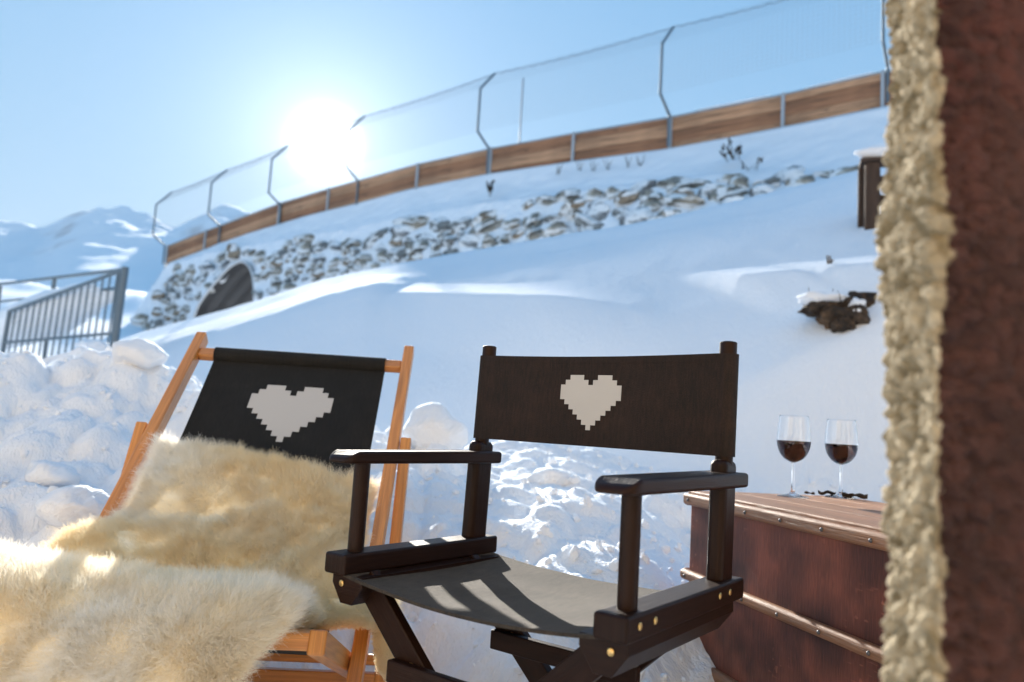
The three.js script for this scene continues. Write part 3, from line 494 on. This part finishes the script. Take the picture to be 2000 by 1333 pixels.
// ---------------------------------------------------------------- folding director's chair
{
  const t = thing('folding_chair', 'dark brown folding director\'s chair with a white pixel heart on its canvas back', 'chair', [0.0577, 0, -1.2879], -0.6413);
  const W = 0.257, zf = 0.158, yr = 0.4855, ya = 0.633, yj = 0.679, yt = 0.872, tl = 0.0345, bz = (y) => -zf - tl * (y - yr);
  for (const s of [-1, 1]) {
    const x = s * W;
    const rail = part('side_rail', beam(V(x, yr - 0.017, -zf - 0.05), V(x, yr - 0.017, zf + 0.045), 0.05, 0.034, V(0, 1, 0), 0.005), M.darkWood, t);
    for (const z of [0.17, 0.126, -0.1, -0.142]) { const g = new THREE.SphereGeometry(0.0052, 12, 8); g.scale(0.35, 1, 1); g.translate(x + s * 0.0255, yr - 0.015, z); part('screw', g, M.brass, rail); }
    part('front_post', (() => { const g = rod(V(x, yr - 0.01, zf), V(x, ya + 0.004, zf), 0.0145, 24); const p = g.attributes.position; for (let i = 0; i < p.count; i++) p.setX(i, x + (p.getX(i) - x) * 0.9); return g; })(), M.darkWood, t);
    part('back_post', beam(V(x, yr - 0.01, bz(yr)), V(x, yj - 0.002, bz(yj)), 0.03, 0.056, V(0, 0, 1), 0.012), M.darkWood, t);
    const dowel = part('back_dowel', rod(V(x, yj - 0.03, bz(yj)), V(x, yt, bz(yt)), 0.0145, 24), M.darkWood, t);
    part('dowel_end', (() => { const g = new THREE.SphereGeometry(0.0145, 20, 8, 0, 6.2832, 0, Math.PI / 2); g.scale(1, 0.25, 1); g.translate(x, yt, bz(yt)); return g; })(), M.darkWood, dowel);
    // armrest: rounded nose in front, cut round the post behind
    const sh = new THREE.Shape(), hw = 0.027, z1 = zf + 0.052, z0 = -zf - 0.03; sh.moveTo(-hw, -z0); sh.lineTo(hw, -z0); sh.lineTo(hw, -z1 + 0.02); sh.quadraticCurveTo(hw, -z1, hw - 0.014, -z1); sh.lineTo(-hw + 0.014, -z1); sh.quadraticCurveTo(-hw, -z1, -hw, -z1 + 0.02); sh.closePath();
    const arm = new THREE.ExtrudeGeometry(sh, { depth: 0.014, bevelEnabled: true, bevelThickness: 0.005, bevelSize: 0.005, bevelSegments: 4, curveSegments: 8 }); arm.rotateX(-Math.PI / 2); arm.translate(x, ya + 0.005, 0);
    { const p = arm.attributes.position; for (let i = 0; i < p.count; i++) { const k = Math.max(0, p.getZ(i) - (zf + 0.012)) / 0.04; if (p.getY(i) > ya + 0.012) p.setY(i, p.getY(i) - 0.013 * k * k); } arm.computeVertexNormals(); }
    part('armrest', boxUV(arm, 'z'), M.darkWood, t);
    // keeper under the rail that holds the edge of the seat
    const ks = new THREE.Shape([[-0.034, 0], [0.034, 0], [0.034, -0.014], [0.012, -0.043], [-0.012, -0.043], [-0.034, -0.014]].map(([a, b]) => new THREE.Vector2(a, b)));
    const kg = new THREE.ExtrudeGeometry(ks, { depth: 0.36, bevelEnabled: true, bevelThickness: 0.002, bevelSize: 0.002, bevelSegments: 2 }); kg.translate(s * 0.24, yr - 0.036, -0.175);
    const keep = part('seat_keeper', boxUV(kg, 'z'), M.darkWood, t);
    part('screw', (() => { const g = new THREE.SphereGeometry(0.0055, 12, 8); g.scale(1, 1, 0.35); g.translate(s * 0.252, yr - 0.049, 0.188); return g; })(), M.brass, keep);
    part('foot_rail', beam(V(s * 0.2, 0.02, -0.21), V(s * 0.2, 0.02, 0.21), 0.03, 0.04, V(0, 1, 0), 0.004), M.darkWood, t);
  }
  for (const [zc, nm] of [[0.135, 1], [-0.13, -1]]) {
    for (const s of [-1, 1]) {
      const z = zc + s * -0.011, top = V(s * 0.235, 0.442, z), foot = V(-s * 0.2, 0.035, z), leg = part('leg', beam(top, foot, 0.019, 0.046, V(0, 0, 1).cross(foot.clone().sub(top)).normalize(), 0.003), M.darkWood, t);
      for (const k of [0.28, 0.54]) { const p = top.clone().lerp(foot, k), g = new THREE.CylinderGeometry(0.007, 0.007, 0.022, 14); g.rotateX(Math.PI / 2); g.translate(p.x, p.y, z); part('bolt', g, M.brass, leg); }
    }
    part('stretcher', beam(V(-0.15, 0.318, zc + 0.03), V(0.15, 0.318, zc + 0.03), 0.016, 0.034, V(0, 1, 0), 0.003), M.darkWood, t);
  }
  // seat sling
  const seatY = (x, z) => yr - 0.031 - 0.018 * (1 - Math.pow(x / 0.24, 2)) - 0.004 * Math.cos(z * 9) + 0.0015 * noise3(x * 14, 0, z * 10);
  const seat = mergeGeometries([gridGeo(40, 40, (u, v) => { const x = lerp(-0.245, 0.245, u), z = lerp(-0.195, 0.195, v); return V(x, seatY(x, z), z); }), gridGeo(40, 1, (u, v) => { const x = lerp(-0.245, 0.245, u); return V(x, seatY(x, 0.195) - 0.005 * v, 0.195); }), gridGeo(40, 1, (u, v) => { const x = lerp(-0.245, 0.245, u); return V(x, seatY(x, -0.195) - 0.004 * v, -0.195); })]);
  part('seat', seat, M.sunlitSeatCloth, t);
  // canvas back wrapped round the dowels
  const cz = (x, y) => bz(y) + 0.017 - 0.005 * (1 - Math.pow(x / W, 2)), ctop = (x) => 0.853 - 0.004 * (1 - Math.pow(x / W, 2)), cbot = (x) => 0.682 + 0.0 * (1 - Math.pow(x / W, 2));
  const sheet = (off) => gridGeo(60, 24, (u, v) => { const x = lerp(-W, W, u), y = lerp(ctop(x), cbot(x), v), rip = 0.0012 * noise3(x * 16, y * 5, 1); return V(x, y, cz(x, y) + off + rip); }, (u, v, p) => [p.x, p.y]);
  const sleeve = (s) => gridGeo(20, 12, (u, v) => { const a = s > 0 ? lerp(Math.PI / 2, -Math.PI / 2, u) : lerp(Math.PI / 2, Math.PI * 1.5, u), y = lerp(ctop(W), cbot(W), v); return V(s * W + Math.cos(a) * 0.018, y, bz(y) + Math.sin(a) * 0.018); }, (u, v, p) => [p.x, p.y]);
  const edge = (f) => gridGeo(60, 1, (u, v) => { const x = lerp(-W, W, u), y = f(x); return V(x, y, cz(x, y) + (v - 0.5) * 0.004); });
  const back = part('canvas_back', mergeGeometries([sheet(0.002), sheet(-0.002), sleeve(1), sleeve(-1), edge(ctop), edge(cbot)]), M.brownCloth, t);
  for (const [a, b] of [[0.0, 0.075], [0.925, 1]]) part('hem', gridGeo(60, 3, (u, v) => { const x = lerp(-W, W, u), y = lerp(ctop(x), cbot(x), lerp(a, b, v)); return V(x, y, cz(x, y) + 0.0032 + 0.0012 * noise3(x * 16, y * 5, 1)); }, (u, v, p) => [p.x, p.y]), M.brownCloth, back);
  part('heart_print', heartGeo((c, r) => { const x = 0.002 + (c - 6.5) * 0.01, y = 0.814 - r * 0.0093; return V(x, y, cz(x, y) + 0.0034 + 0.0012 * noise3(x * 16, y * 5, 1)); }), M.print, back, { label: 'white pixel heart printed on the brown canvas' });
}

// ---------------------------------------------------------------- wooden deckchair
const DK = { p: V(-0.631, 0.9115, -2.313), yaw: 0.057, a: 0.7815 };
const dkM = new THREE.Matrix4().makeRotationY(DK.yaw).setPosition(DK.p);
// canvas line seen from the side: [y, z] below and in front of the top rail
const SLING = new THREE.CatmullRomCurve3([[-0.045, 0.04], [-0.2, 0.175], [-0.36, 0.325], [-0.52, 0.5], [-0.63, 0.68], [-0.645, 0.85], [-0.575, 1.03]].map(([y, z]) => V(0, y, z)));
{
  const t = thing('deckchair', 'varnished wooden deckchair with a black canvas sling bearing a pixel heart', 'deckchair', [DK.p.x, 0, DK.p.z], DK.yaw);
  const Y = DK.p.y, R = (x, k, n = 0) => V(x, Y - Math.sin(DK.a) * k + Math.cos(DK.a) * n, Math.cos(DK.a) * k + Math.sin(DK.a) * n), nrm = V(0, Math.cos(DK.a), Math.sin(DK.a));
  for (const s of [-1, 1]) {
    const rail = part('back_rail', beam(R(s * 0.315, -0.02), R(s * 0.315, 1.24), 0.03, 0.042, nrm, 0.004), M.beech, t);
    for (const k of [0.42]) { const g = new THREE.CylinderGeometry(0.008, 0.008, 0.01, 14); g.rotateZ(Math.PI / 2); const q = R(s * 0.315 - s * 0.016, k); g.translate(q.x, q.y, q.z); part('screw', g, M.steelDark, rail); }
    part('prop_leg', beam(V(s * 0.347, Y - 0.255, 0.262), V(s * 0.347, 0.03, 0.52), 0.028, 0.044, V(0, 0, 1), 0.004), M.beech, t);
    part('seat_rail', beam(V(s * 0.283, Y - 0.79, 0.48), V(s * 0.283, Y - 0.572, 1.04), 0.03, 0.04, V(0, 1, 0), 0.004), M.beech, t);
  }
  part('top_rail', beam(R(-0.3, 0.06), R(0.3, 0.06), 0.036, 0.026, nrm, 0.006), M.beech, t);
  part('cross_bar', rod(V(-0.345, Y - 0.758, 0.5), V(0.345, Y - 0.758, 0.5), 0.0125, 16), M.beech, t);
  part('cross_bar', beam(V(-0.335, Y - 0.80, 0.505), V(0.335, Y - 0.80, 0.505), 0.02, 0.03, V(0, 1, 0), 0.004), M.beech, t);
  part('cross_bar', rod(V(-0.31, 0.09, 0.83), V(0.31, 0.09, 0.83), 0.0125, 16), M.beech, t);
  part('front_rail', beam(V(-0.283, Y - 0.575, 1.02), V(0.283, Y - 0.575, 1.02), 0.03, 0.03, V(0, 1, 0), 0.006), M.beech, t);
  const cl = (x, k, off = 0) => { const p = SLING.getPoint(k), tg = SLING.getTangent(k), n = V(0, tg.z, -tg.y); p.addScaledVector(n, off + 0.004 * Math.cos(x * 7) * Math.sin(k * 3)); return V(x, p.y + Y, p.z); };
  const sheet = (off) => gridGeo(30, 60, (u, v) => cl(lerp(-0.252, 0.252, u), v, off), (u, v, p) => [p.x, v * 1.4]);
  const wrap = gridGeo(30, 14, (u, v) => { const a = v * 5.2 - 2.6, c = R(0, 0.06); return V(lerp(-0.252, 0.252, u), c.y + Math.sin(a + 0.9) * 0.0235, c.z + Math.cos(a + 0.9) * 0.0235); });
  const sling = part('canvas_sling', mergeGeometries([sheet(0.002), sheet(-0.002), wrap]), M.blackCloth, t);
  const k0 = 0.088, dk = 0.0151;
  part('heart_print', heartGeo((c, r) => cl(0.007 + (c - 6.5) * 0.0178, k0 + r * dk, 0.0035)), M.print, sling, { label: 'white pixel heart printed on the black canvas' });
}

// ---------------------------------------------------------------- sheepskins
function tuftGeo(n, len, spread, sd) { // a lock of wool: thin curved strands
  const pos = [], ix = []; let s0 = seed; seed = sd;
  for (let i = 0; i < n; i++) {
    const a = rnd() * 6.283, q = Math.sqrt(rnd()) * spread, bx = Math.cos(a) * q, bz = Math.sin(a) * q, w = rr(0.00025, 0.0005), l = len * rr(0.65, 1.1), lean = rr(-0.3, 0.3), lean2 = rr(-0.3, 0.3), curl = rr(0.2, 0.7), ph = rnd() * 6.283, wa = rnd() * 3.14, b0 = pos.length / 3;
    const N = 5;
    for (let k = 0; k <= N; k++) {
      const t = k / N, wig = 0.0035 * Math.sin(ph + t * 7), x = bx * (1 - 0.7 * t) + l * (lean * t * 0.35 + curl * t * t * 0.45) + wig, z = bz * (1 - 0.7 * t) + l * lean2 * t * 0.35 + 0.0035 * Math.cos(ph + t * 6), y = l * t * (1 - 0.18 * curl * t), ww = w * (1 - 0.75 * t);
      pos.push(x - Math.cos(wa) * ww, y, z - Math.sin(wa) * ww, x + Math.cos(wa) * ww, y, z + Math.sin(wa) * ww);
      if (k < N) { const o = b0 + k * 2; ix.push(o, o + 1, o + 2, o + 1, o + 3, o + 2); }
    }
  }
  seed = s0; const g = new THREE.BufferGeometry(); g.setAttribute('position', new THREE.Float32BufferAttribute(pos, 3)); g.setIndex(ix); g.computeVertexNormals(); return g;
}
function sheepskin(label, surf, count, len, comb, tone, inside) {
  const t = thing('sheepskin', label, 'sheepskin', [DK.p.x, DK.p.y, DK.p.z], DK.yaw);
  part('hide', gridGeo(90, 90, (u, v) => { // the felted depth of the fleece, from which the loose wool stands out
    const p = surf(u, v), B = surf(Math.min(1, u + 0.01), v).sub(surf(Math.max(0, u - 0.01), v)), C = surf(u, Math.min(1, v + 0.01)).sub(surf(u, Math.max(0, v - 0.01))), n = C.cross(B).normalize(), e = Math.min(1, Math.min(u, 1 - u, v, 1 - v) * 9);
    return p.addScaledVector(n, (0.034 + 0.016 * fbm(p.x * 16, p.y * 16, p.z * 16, 3)) * Math.sqrt(e)); }), M.hide, t);
  const variants = 3, per = Math.floor(count / variants), A = V(), B = V(), C = V(), n = V(), mat = new THREE.Matrix4(), col = new THREE.Color();
  for (let k = 0; k < variants; k++) {
    const im = new THREE.InstancedMesh(tuftGeo(10, len, 0.0085, 77 + k * 31), M.wool, per); im.name = 'wool'; im.castShadow = im.receiveShadow = true; im.userData.kind = 'stuff';
    for (let i = 0; i < per; i++) {
      let u = rnd(), v = rnd(); let g = 0; while (inside && !inside(u, v) && g++ < 20) { u = rnd(); v = rnd(); }
      A.copy(surf(u, v)); B.copy(surf(Math.min(1, u + 0.01), v)).sub(surf(Math.max(0, u - 0.01), v)); C.copy(surf(u, Math.min(1, v + 0.01))).sub(surf(u, Math.max(0, v - 0.01)));
      n.copy(C).cross(B).normalize();
      const f1 = fbm(A.x * 11, A.y * 11, A.z * 11, 3), f2 = fbm(A.x * 11 + 31, A.y * 11, A.z * 11 + 5, 3), cl = fbm(A.x * 40, A.y * 40, A.z * 40, 2);
      const eu = (u - 0.5) * 2, flare = Math.sign(eu) * Math.pow(Math.abs(eu), 6) * 0.9, ev = Math.pow(v, 10) * 0.8 - Math.pow(1 - v, 10) * 0.8;
      const dir = n.clone().multiplyScalar(0.85).addScaledVector(B.normalize(), 0.95 * f1 + flare + rr(-0.15, 0.15)).addScaledVector(C.normalize(), comb + 0.95 * f2 + ev + rr(-0.15, 0.15)).normalize();
      const x = V(rr(-1, 1), rr(-1, 1), rr(-1, 1)).cross(dir).normalize(), z = x.clone().cross(dir), sc = rr(0.8, 1.12) * (1 + 0.35 * cl);
      mat.makeBasis(x.multiplyScalar(sc), dir.multiplyScalar(sc), z.multiplyScalar(sc)).setPosition(A); im.setMatrixAt(i, mat);
      const gold = clamp(tone + 1.3 * fbm(A.x * 3.3 + 2, A.y * 3.3, A.z * 3.3, 3) + rr(-0.12, 0.12), 0, 1); col.setRGB(lerp(0.995, 0.99, gold), lerp(0.965, 0.86, gold), lerp(0.9, 0.6, gold)); im.setColorAt(i, col);
    }
    t.add(im);
  }
  return t;
}
{
  const nrmA = V(0, Math.cos(DK.a), Math.sin(DK.a));
  const back = (u, v) => {
    const k = lerp(0.338 + (u - 0.5) * 0.06, 0.71, v), p = SLING.getPoint(k), tg = SLING.getTangent(k), n = V(0, tg.z, -tg.y), low = sstep(0.42, 0.75, v);
    const hw = lerp(0.265, u > 0.5 ? 0.395 : 0.43, low) * (1 - 0.04 * Math.sin(v * 9 + u * 3)), x = (u - 0.5) * 2 * hw, ax = Math.abs(x);
    p.addScaledVector(n, 0.014 + 0.012 * fbm(x * 6, v * 5, 1, 2));
    const along = -p.y * Math.sin(DK.a) + p.z * Math.cos(DK.a), gap = -(p.y * nrmA.y + p.z * nrmA.z) + 0.042; // lift to lie over the back rails
    if (gap > 0) p.addScaledVector(nrmA, gap * sstep(0.17, 0.3, ax) * low);
    const over = Math.max(0, ax - 0.345); p.y -= over * 0.95 * (x > 0 ? 1.5 : 0.7); p.x = x - Math.sign(x) * over * (x > 0 ? 0.75 : 0.25);
    p.y += 0.03 * sstep(0.6, 1, v) * (x < 0 ? 1 : 0) * sstep(0.2, 0.4, ax) - 0.02 * (u - 0.5) * sstep(0.25, 0, v); p.x = p.x; return p;
  };
  sheepskin('fluffy cream sheepskin draped over the back of the wooden deckchair', back, 60000, 0.058, 0.3, 0.45);
  const FP = new THREE.CatmullRomCurve3([[-0.62, 0.8], [-0.57, 0.93], [-0.525, 1.03], [-0.55, 1.12], [-0.66, 1.165], [-0.8, 1.17]].map(([y, z]) => V(0, y, z)));
  const front = (u, v) => {
    const p = FP.getPoint(v), hw = 0.212 + 0.02 * Math.sin(u * 8 + 1) * v, x = lerp(-0.42, hw - 0.12 * sstep(0.45, 1, v), u); p.x = x;
    p.y += 0.02 * fbm(x * 5, v * 3, 4, 2) - 0.25 * Math.pow(Math.max(0, x - 0.18), 1.5) * sstep(0, 0.4, v) + 0.02 * sstep(0, -0.4, x); return p;
  };
  sheepskin('thick cream sheepskin hanging over the front edge of the deckchair seat', front, 60000, 0.064, 0.3, 0.22);
}

// ---------------------------------------------------------------- travel trunk and wine glasses
const TR = { p: V(0.486, 0.574, -1.995), yaw: 0.263 };
{
  const W = 0.469, H = 0.423, L = 0.86, t = thing('travel_trunk', 'old brown travel trunk with wooden slats and rivets', 'trunk', [TR.p.x, TR.p.y - H, TR.p.z], TR.yaw);
  const body = new RoundedBoxGeometry(W, H - 0.03, L, 4, 0.012); body.translate(W / 2, (H - 0.03) / 2 + 0.008, L / 2);
  { const p = body.attributes.position, n = body.attributes.normal, uv = new Float32Array(p.count * 2); for (let i = 0; i < p.count; i++) { uv[i * 2] = Math.abs(n.getX(i)) > 0.6 ? p.getZ(i) : p.getX(i); uv[i * 2 + 1] = Math.abs(n.getY(i)) > 0.6 ? p.getZ(i) : p.getY(i); } body.setAttribute('uv', new THREE.BufferAttribute(uv, 2)); }
  part('body', body, M.fibre, t);
  const rivet = new THREE.SphereGeometry(0.0042, 10, 6); rivet.scale(1, 1, 1);
  const slat = (y, h, th) => { const g = beam(V(-th * 0.3, y, -0.012), V(-th * 0.3, y, L + 0.01), th, h, V(0, 1, 0), Math.min(th, h) * 0.45), m = part('slat', g, M.slat, t); for (let k = 0; k < 6; k++) { const r = part('rivet', rivet, M.steelDark, m); r.position.set(-th * 0.8, y - 0.001, 0.02 + k * 0.13); } };
  slat(H - 0.022, 0.03, 0.02); slat(0.212, 0.026, 0.024); slat(0.012, 0.03, 0.026);
  const end = (y, h, th) => part('end_slat', beam(V(-0.01, y, -th * 0.3), V(W + 0.01, y, -th * 0.3), th, h, V(0, 1, 0), Math.min(th, h) * 0.45), M.slat, t);
  end(H - 0.024, 0.03, 0.018); end(0.213, 0.026, 0.02); end(0.012, 0.03, 0.022);
  const cuts = [-0.004, 0.125, 0.245, 0.36, W + 0.004];
  for (let i = 0; i < 4; i++) part('lid_plank', beam(V((cuts[i] + cuts[i + 1]) / 2, H - 0.0085, -0.008), V((cuts[i] + cuts[i + 1]) / 2, H - 0.0085, L), cuts[i + 1] - cuts[i] - 0.003, 0.017, V(0, 1, 0), 0.005), M.lidWood, t);
  const trM = new THREE.Matrix4().makeRotationY(TR.yaw).setPosition(TR.p), onTop = (x, z) => V(x, 0, z).applyMatrix4(trM);
  const bowlOut = [[0.0045, 0.088], [0.012, 0.0905], [0.024, 0.098], [0.0345, 0.112], [0.0405, 0.13], [0.042, 0.146], [0.0405, 0.168], [0.0385, 0.188], [0.0365, 0.2075]], bowlIn = [[0.0355, 0.2078], [0.0374, 0.188], [0.0393, 0.168], [0.0407, 0.146], [0.0391, 0.13], [0.0331, 0.1135], [0.0225, 0.1005], [0.011, 0.0945], [0.0002, 0.0925]];
  const curveOf = (a, n) => new THREE.SplineCurve(a.map((q) => new THREE.Vector2(...q))).getPoints(n);
  const lathe = (pts) => new THREE.LatheGeometry(pts, 56);
  const glass = (label, x, z, level) => {
    const o = onTop(x, z), g = thing('wine_glass', label, 'wine glass', [o.x, o.y + 0.0005, o.z], 0, 'wine glasses on the trunk');
    const foot = [[0.0002, 0], [0.036, 0], [0.0385, 0.0012], [0.036, 0.003], [0.022, 0.0055], [0.009, 0.0095], [0.0052, 0.016]], stem = [[0.0042, 0.03], [0.0037, 0.05], [0.0039, 0.07], [0.0045, 0.083]];
    part('glass_body', lathe([...curveOf(foot, 24), ...curveOf(stem, 10), ...curveOf(bowlOut, 40), ...curveOf(bowlIn, 40)]), M.glass, g);
    const inner = curveOf([...bowlIn].reverse(), 60).filter((q) => q.y <= level), last = inner[inner.length - 1];
    part('red_wine', lathe([...inner.map((q) => new THREE.Vector2(Math.max(0.0001, q.x + 0.0002), q.y)), new THREE.Vector2(last.x, level), new THREE.Vector2(0.0001, level)]), M.wine, g);
  };
  glass('fuller glass of red wine nearer the folding chair', 0.242, 0.091, 0.143);
  glass('glass of red wine standing next to the rough wall edge', 0.417, 0.054, 0.142);
  const scraps = [[0.40, 0.02, 'dead leaf lying by the foot of the glass next to the rough wall', 0.03], [0.435, 0.085, 'curled dead leaf at the back of the trunk lid right of both glasses', 0.032], [0.36, -0.0, 'small dead leaf at the back of the trunk lid between the glasses', 0.016]];
  for (const [x, z, label, s] of scraps) {
    const o = onTop(x, z), d = thing('dead_leaf', label, 'leaf', [o.x, o.y, o.z], rnd() * 6, 'dead leaves on the trunk lid');
    part('blade', gridGeo(8, 6, (u, v) => { const a = (u - 0.5) * 2, w = Math.sqrt(1 - a * a * 0.98) * 0.45; return V(a * s, 0.0025 + 0.2 * s * (0.5 + 0.5 * Math.sin(a * 5 + v * 4)) + 0.25 * s * Math.pow((v - 0.5) * 2, 2), (v - 0.5) * 2 * w * s); }), M.leaf, d);
  }
}

// ---------------------------------------------------------------- rough rendered wall end close to the camera
{
  const t = thing('rough_wall', 'end of a rough rendered wall, cream edge and maroon face, close to the lens', 'wall', [0.286, 0, -0.51]);
  const cell = (x, y, z, k) => { // rounded grains: height and id of the grain that stands out most
    x *= k; y *= k; z *= k; const X = Math.floor(x), Y = Math.floor(y), Z = Math.floor(z); let best = 0, id = 0;
    for (let a = -1; a <= 1; a++) for (let b = -1; b <= 1; b++) for (let c = -1; c <= 1; c++) {
      const h = hash3(X + a, Y + b, Z + c), px = X + a + h - x, py = Y + b + ((h * 57.3) % 1) - y, pz = Z + c + ((h * 131.7) % 1) - z, R = 0.45 + 0.4 * ((h * 911.1) % 1), q = (px * px + py * py + pz * pz) / (R * R);
      if (q < 1) { const v = Math.sqrt(1 - q) * R; if (v > best) { best = v; id = (h * 7919) % 1; } }
    }
    return [best, id];
  };
  const bump = (x, y, z) => 0.0085 * cell(x, y, z, 105)[0] + 0.0045 * cell(x + 3, y, z, 210)[0] + 0.006 * fbm(x * 40, y * 40, z * 40, 2) + 0.012 * fbm(3, y * 7, 1, 2) - 0.004;
  // plan outline: back face, rounded far corner, edge face, near corner, front face
  const out = []; const add = (x, z, nx, nz) => out.push({ x, z, nx, nz });
  for (let i = 0; i <= 14; i++) add(lerp(0.9, 0.006, i / 14), -0.073, 0, -1);
  for (let i = 1; i <= 4; i++) { const a = i / 5 * Math.PI / 2; add(0.006 - 0.006 * Math.sin(a), -0.073 + 0.006 * (1 - Math.cos(a)), -Math.sin(a), -Math.cos(a)); }
  const e0 = out.length; for (let i = 0; i <= 44; i++) add(0, lerp(-0.067, -0.004, i / 44), -1, 0);
  for (let i = 1; i <= 5; i++) { const a = i / 6 * Math.PI / 2; add(0.004 * (1 - Math.cos(a)), -0.004 + 0.004 * Math.sin(a), -Math.cos(a), Math.sin(a)); }
  const e1 = out.length; for (let i = 0; i <= 60; i++) add(lerp(0.004, 0.14, i / 60), 0, 0, 1); for (const x of [0.2, 0.35, 0.5, 0.9]) add(x, 0, 0, 1);
  const strip = (a, b, ny, rough) => gridGeo(b - a, ny, (u, v) => { const o = out[a + Math.round(u * (b - a))], y = v < 0.12 ? lerp(0, 0.32, v / 0.12) : v > 0.9 ? lerp(1.25, 3, (v - 0.9) / 0.1) : lerp(0.32, 1.25, (v - 0.12) / 0.78), k = (bump(o.x, y, o.z) - 0.003) * rough(o); return V(o.x + o.nx * k, y, o.z + o.nz * k); }, (u, v, p) => [p.x + p.z, p.y]);
  const tint = (g, f) => { const p = g.attributes.position, c = new Float32Array(p.count * 3); for (let i = 0; i < p.count; i++) { const q = f(p.getX(i), p.getY(i), p.getZ(i)); c[i * 3] = q[0]; c[i * 3 + 1] = q[1]; c[i * 3 + 2] = q[2]; } g.setAttribute('color', new THREE.BufferAttribute(c, 3)); return g; };
  const mat = new THREE.MeshStandardMaterial({ vertexColors: true, roughness: 0.95, bumpMap: plasterBump, bumpScale: 0.002, side: THREE.DoubleSide });
  const cream = (x, y, z) => { const g = cell(x, y, z, 105), k = clamp(0.45 + 0.5 * fbm(x * 30, y * 30, z * 30, 3) + (g[1] - 0.5) * 0.8, 0, 1); return [lerp(0.2, 0.5, k), lerp(0.155, 0.42, k), lerp(0.085, 0.29, k)]; };
  const maroon = (x, y, z) => { if (x < 0.006 + 0.016 * fbm(y * 30, 2, 5, 3)) return cream(x, y, z); const g = cell(x, y, z, 105), k = clamp(0.45 + 0.8 * fbm(x * 14, y * 14, z * 14, 4) + (g[1] - 0.5) * 0.7, 0, 1), m = clamp(0.5 + 1.4 * fbm(x * 4 + 5, y * 4, 2, 2), 0, 1); return [lerp(0.035, 0.075, k), lerp(0.014, lerp(0.019, 0.038, m), k), lerp(0.011, lerp(0.014, 0.029, m), k)]; };
  part('edge_render', tint(strip(0, e1 + 1, 900, (o) => 1), cream), mat, t, { label: 'cream rough render on the wall end' });
  part('painted_face', tint(strip(e1 + 1, out.length - 1, 900, (o) => lerp(1, 0.55, sstep(0.012, 0.06, o.x))), maroon), mat, t, { label: 'maroon painted face of the wall' });
}
scene.fog = new THREE.FogExp2(new THREE.Color(0.86, 0.92, 1), 0.00026); // thin winter haze over the far ridge
scene.traverse((o) => { if (o.isMesh) { o.castShadow = o.receiveShadow = true; } });
renderer.render(scene, camera);
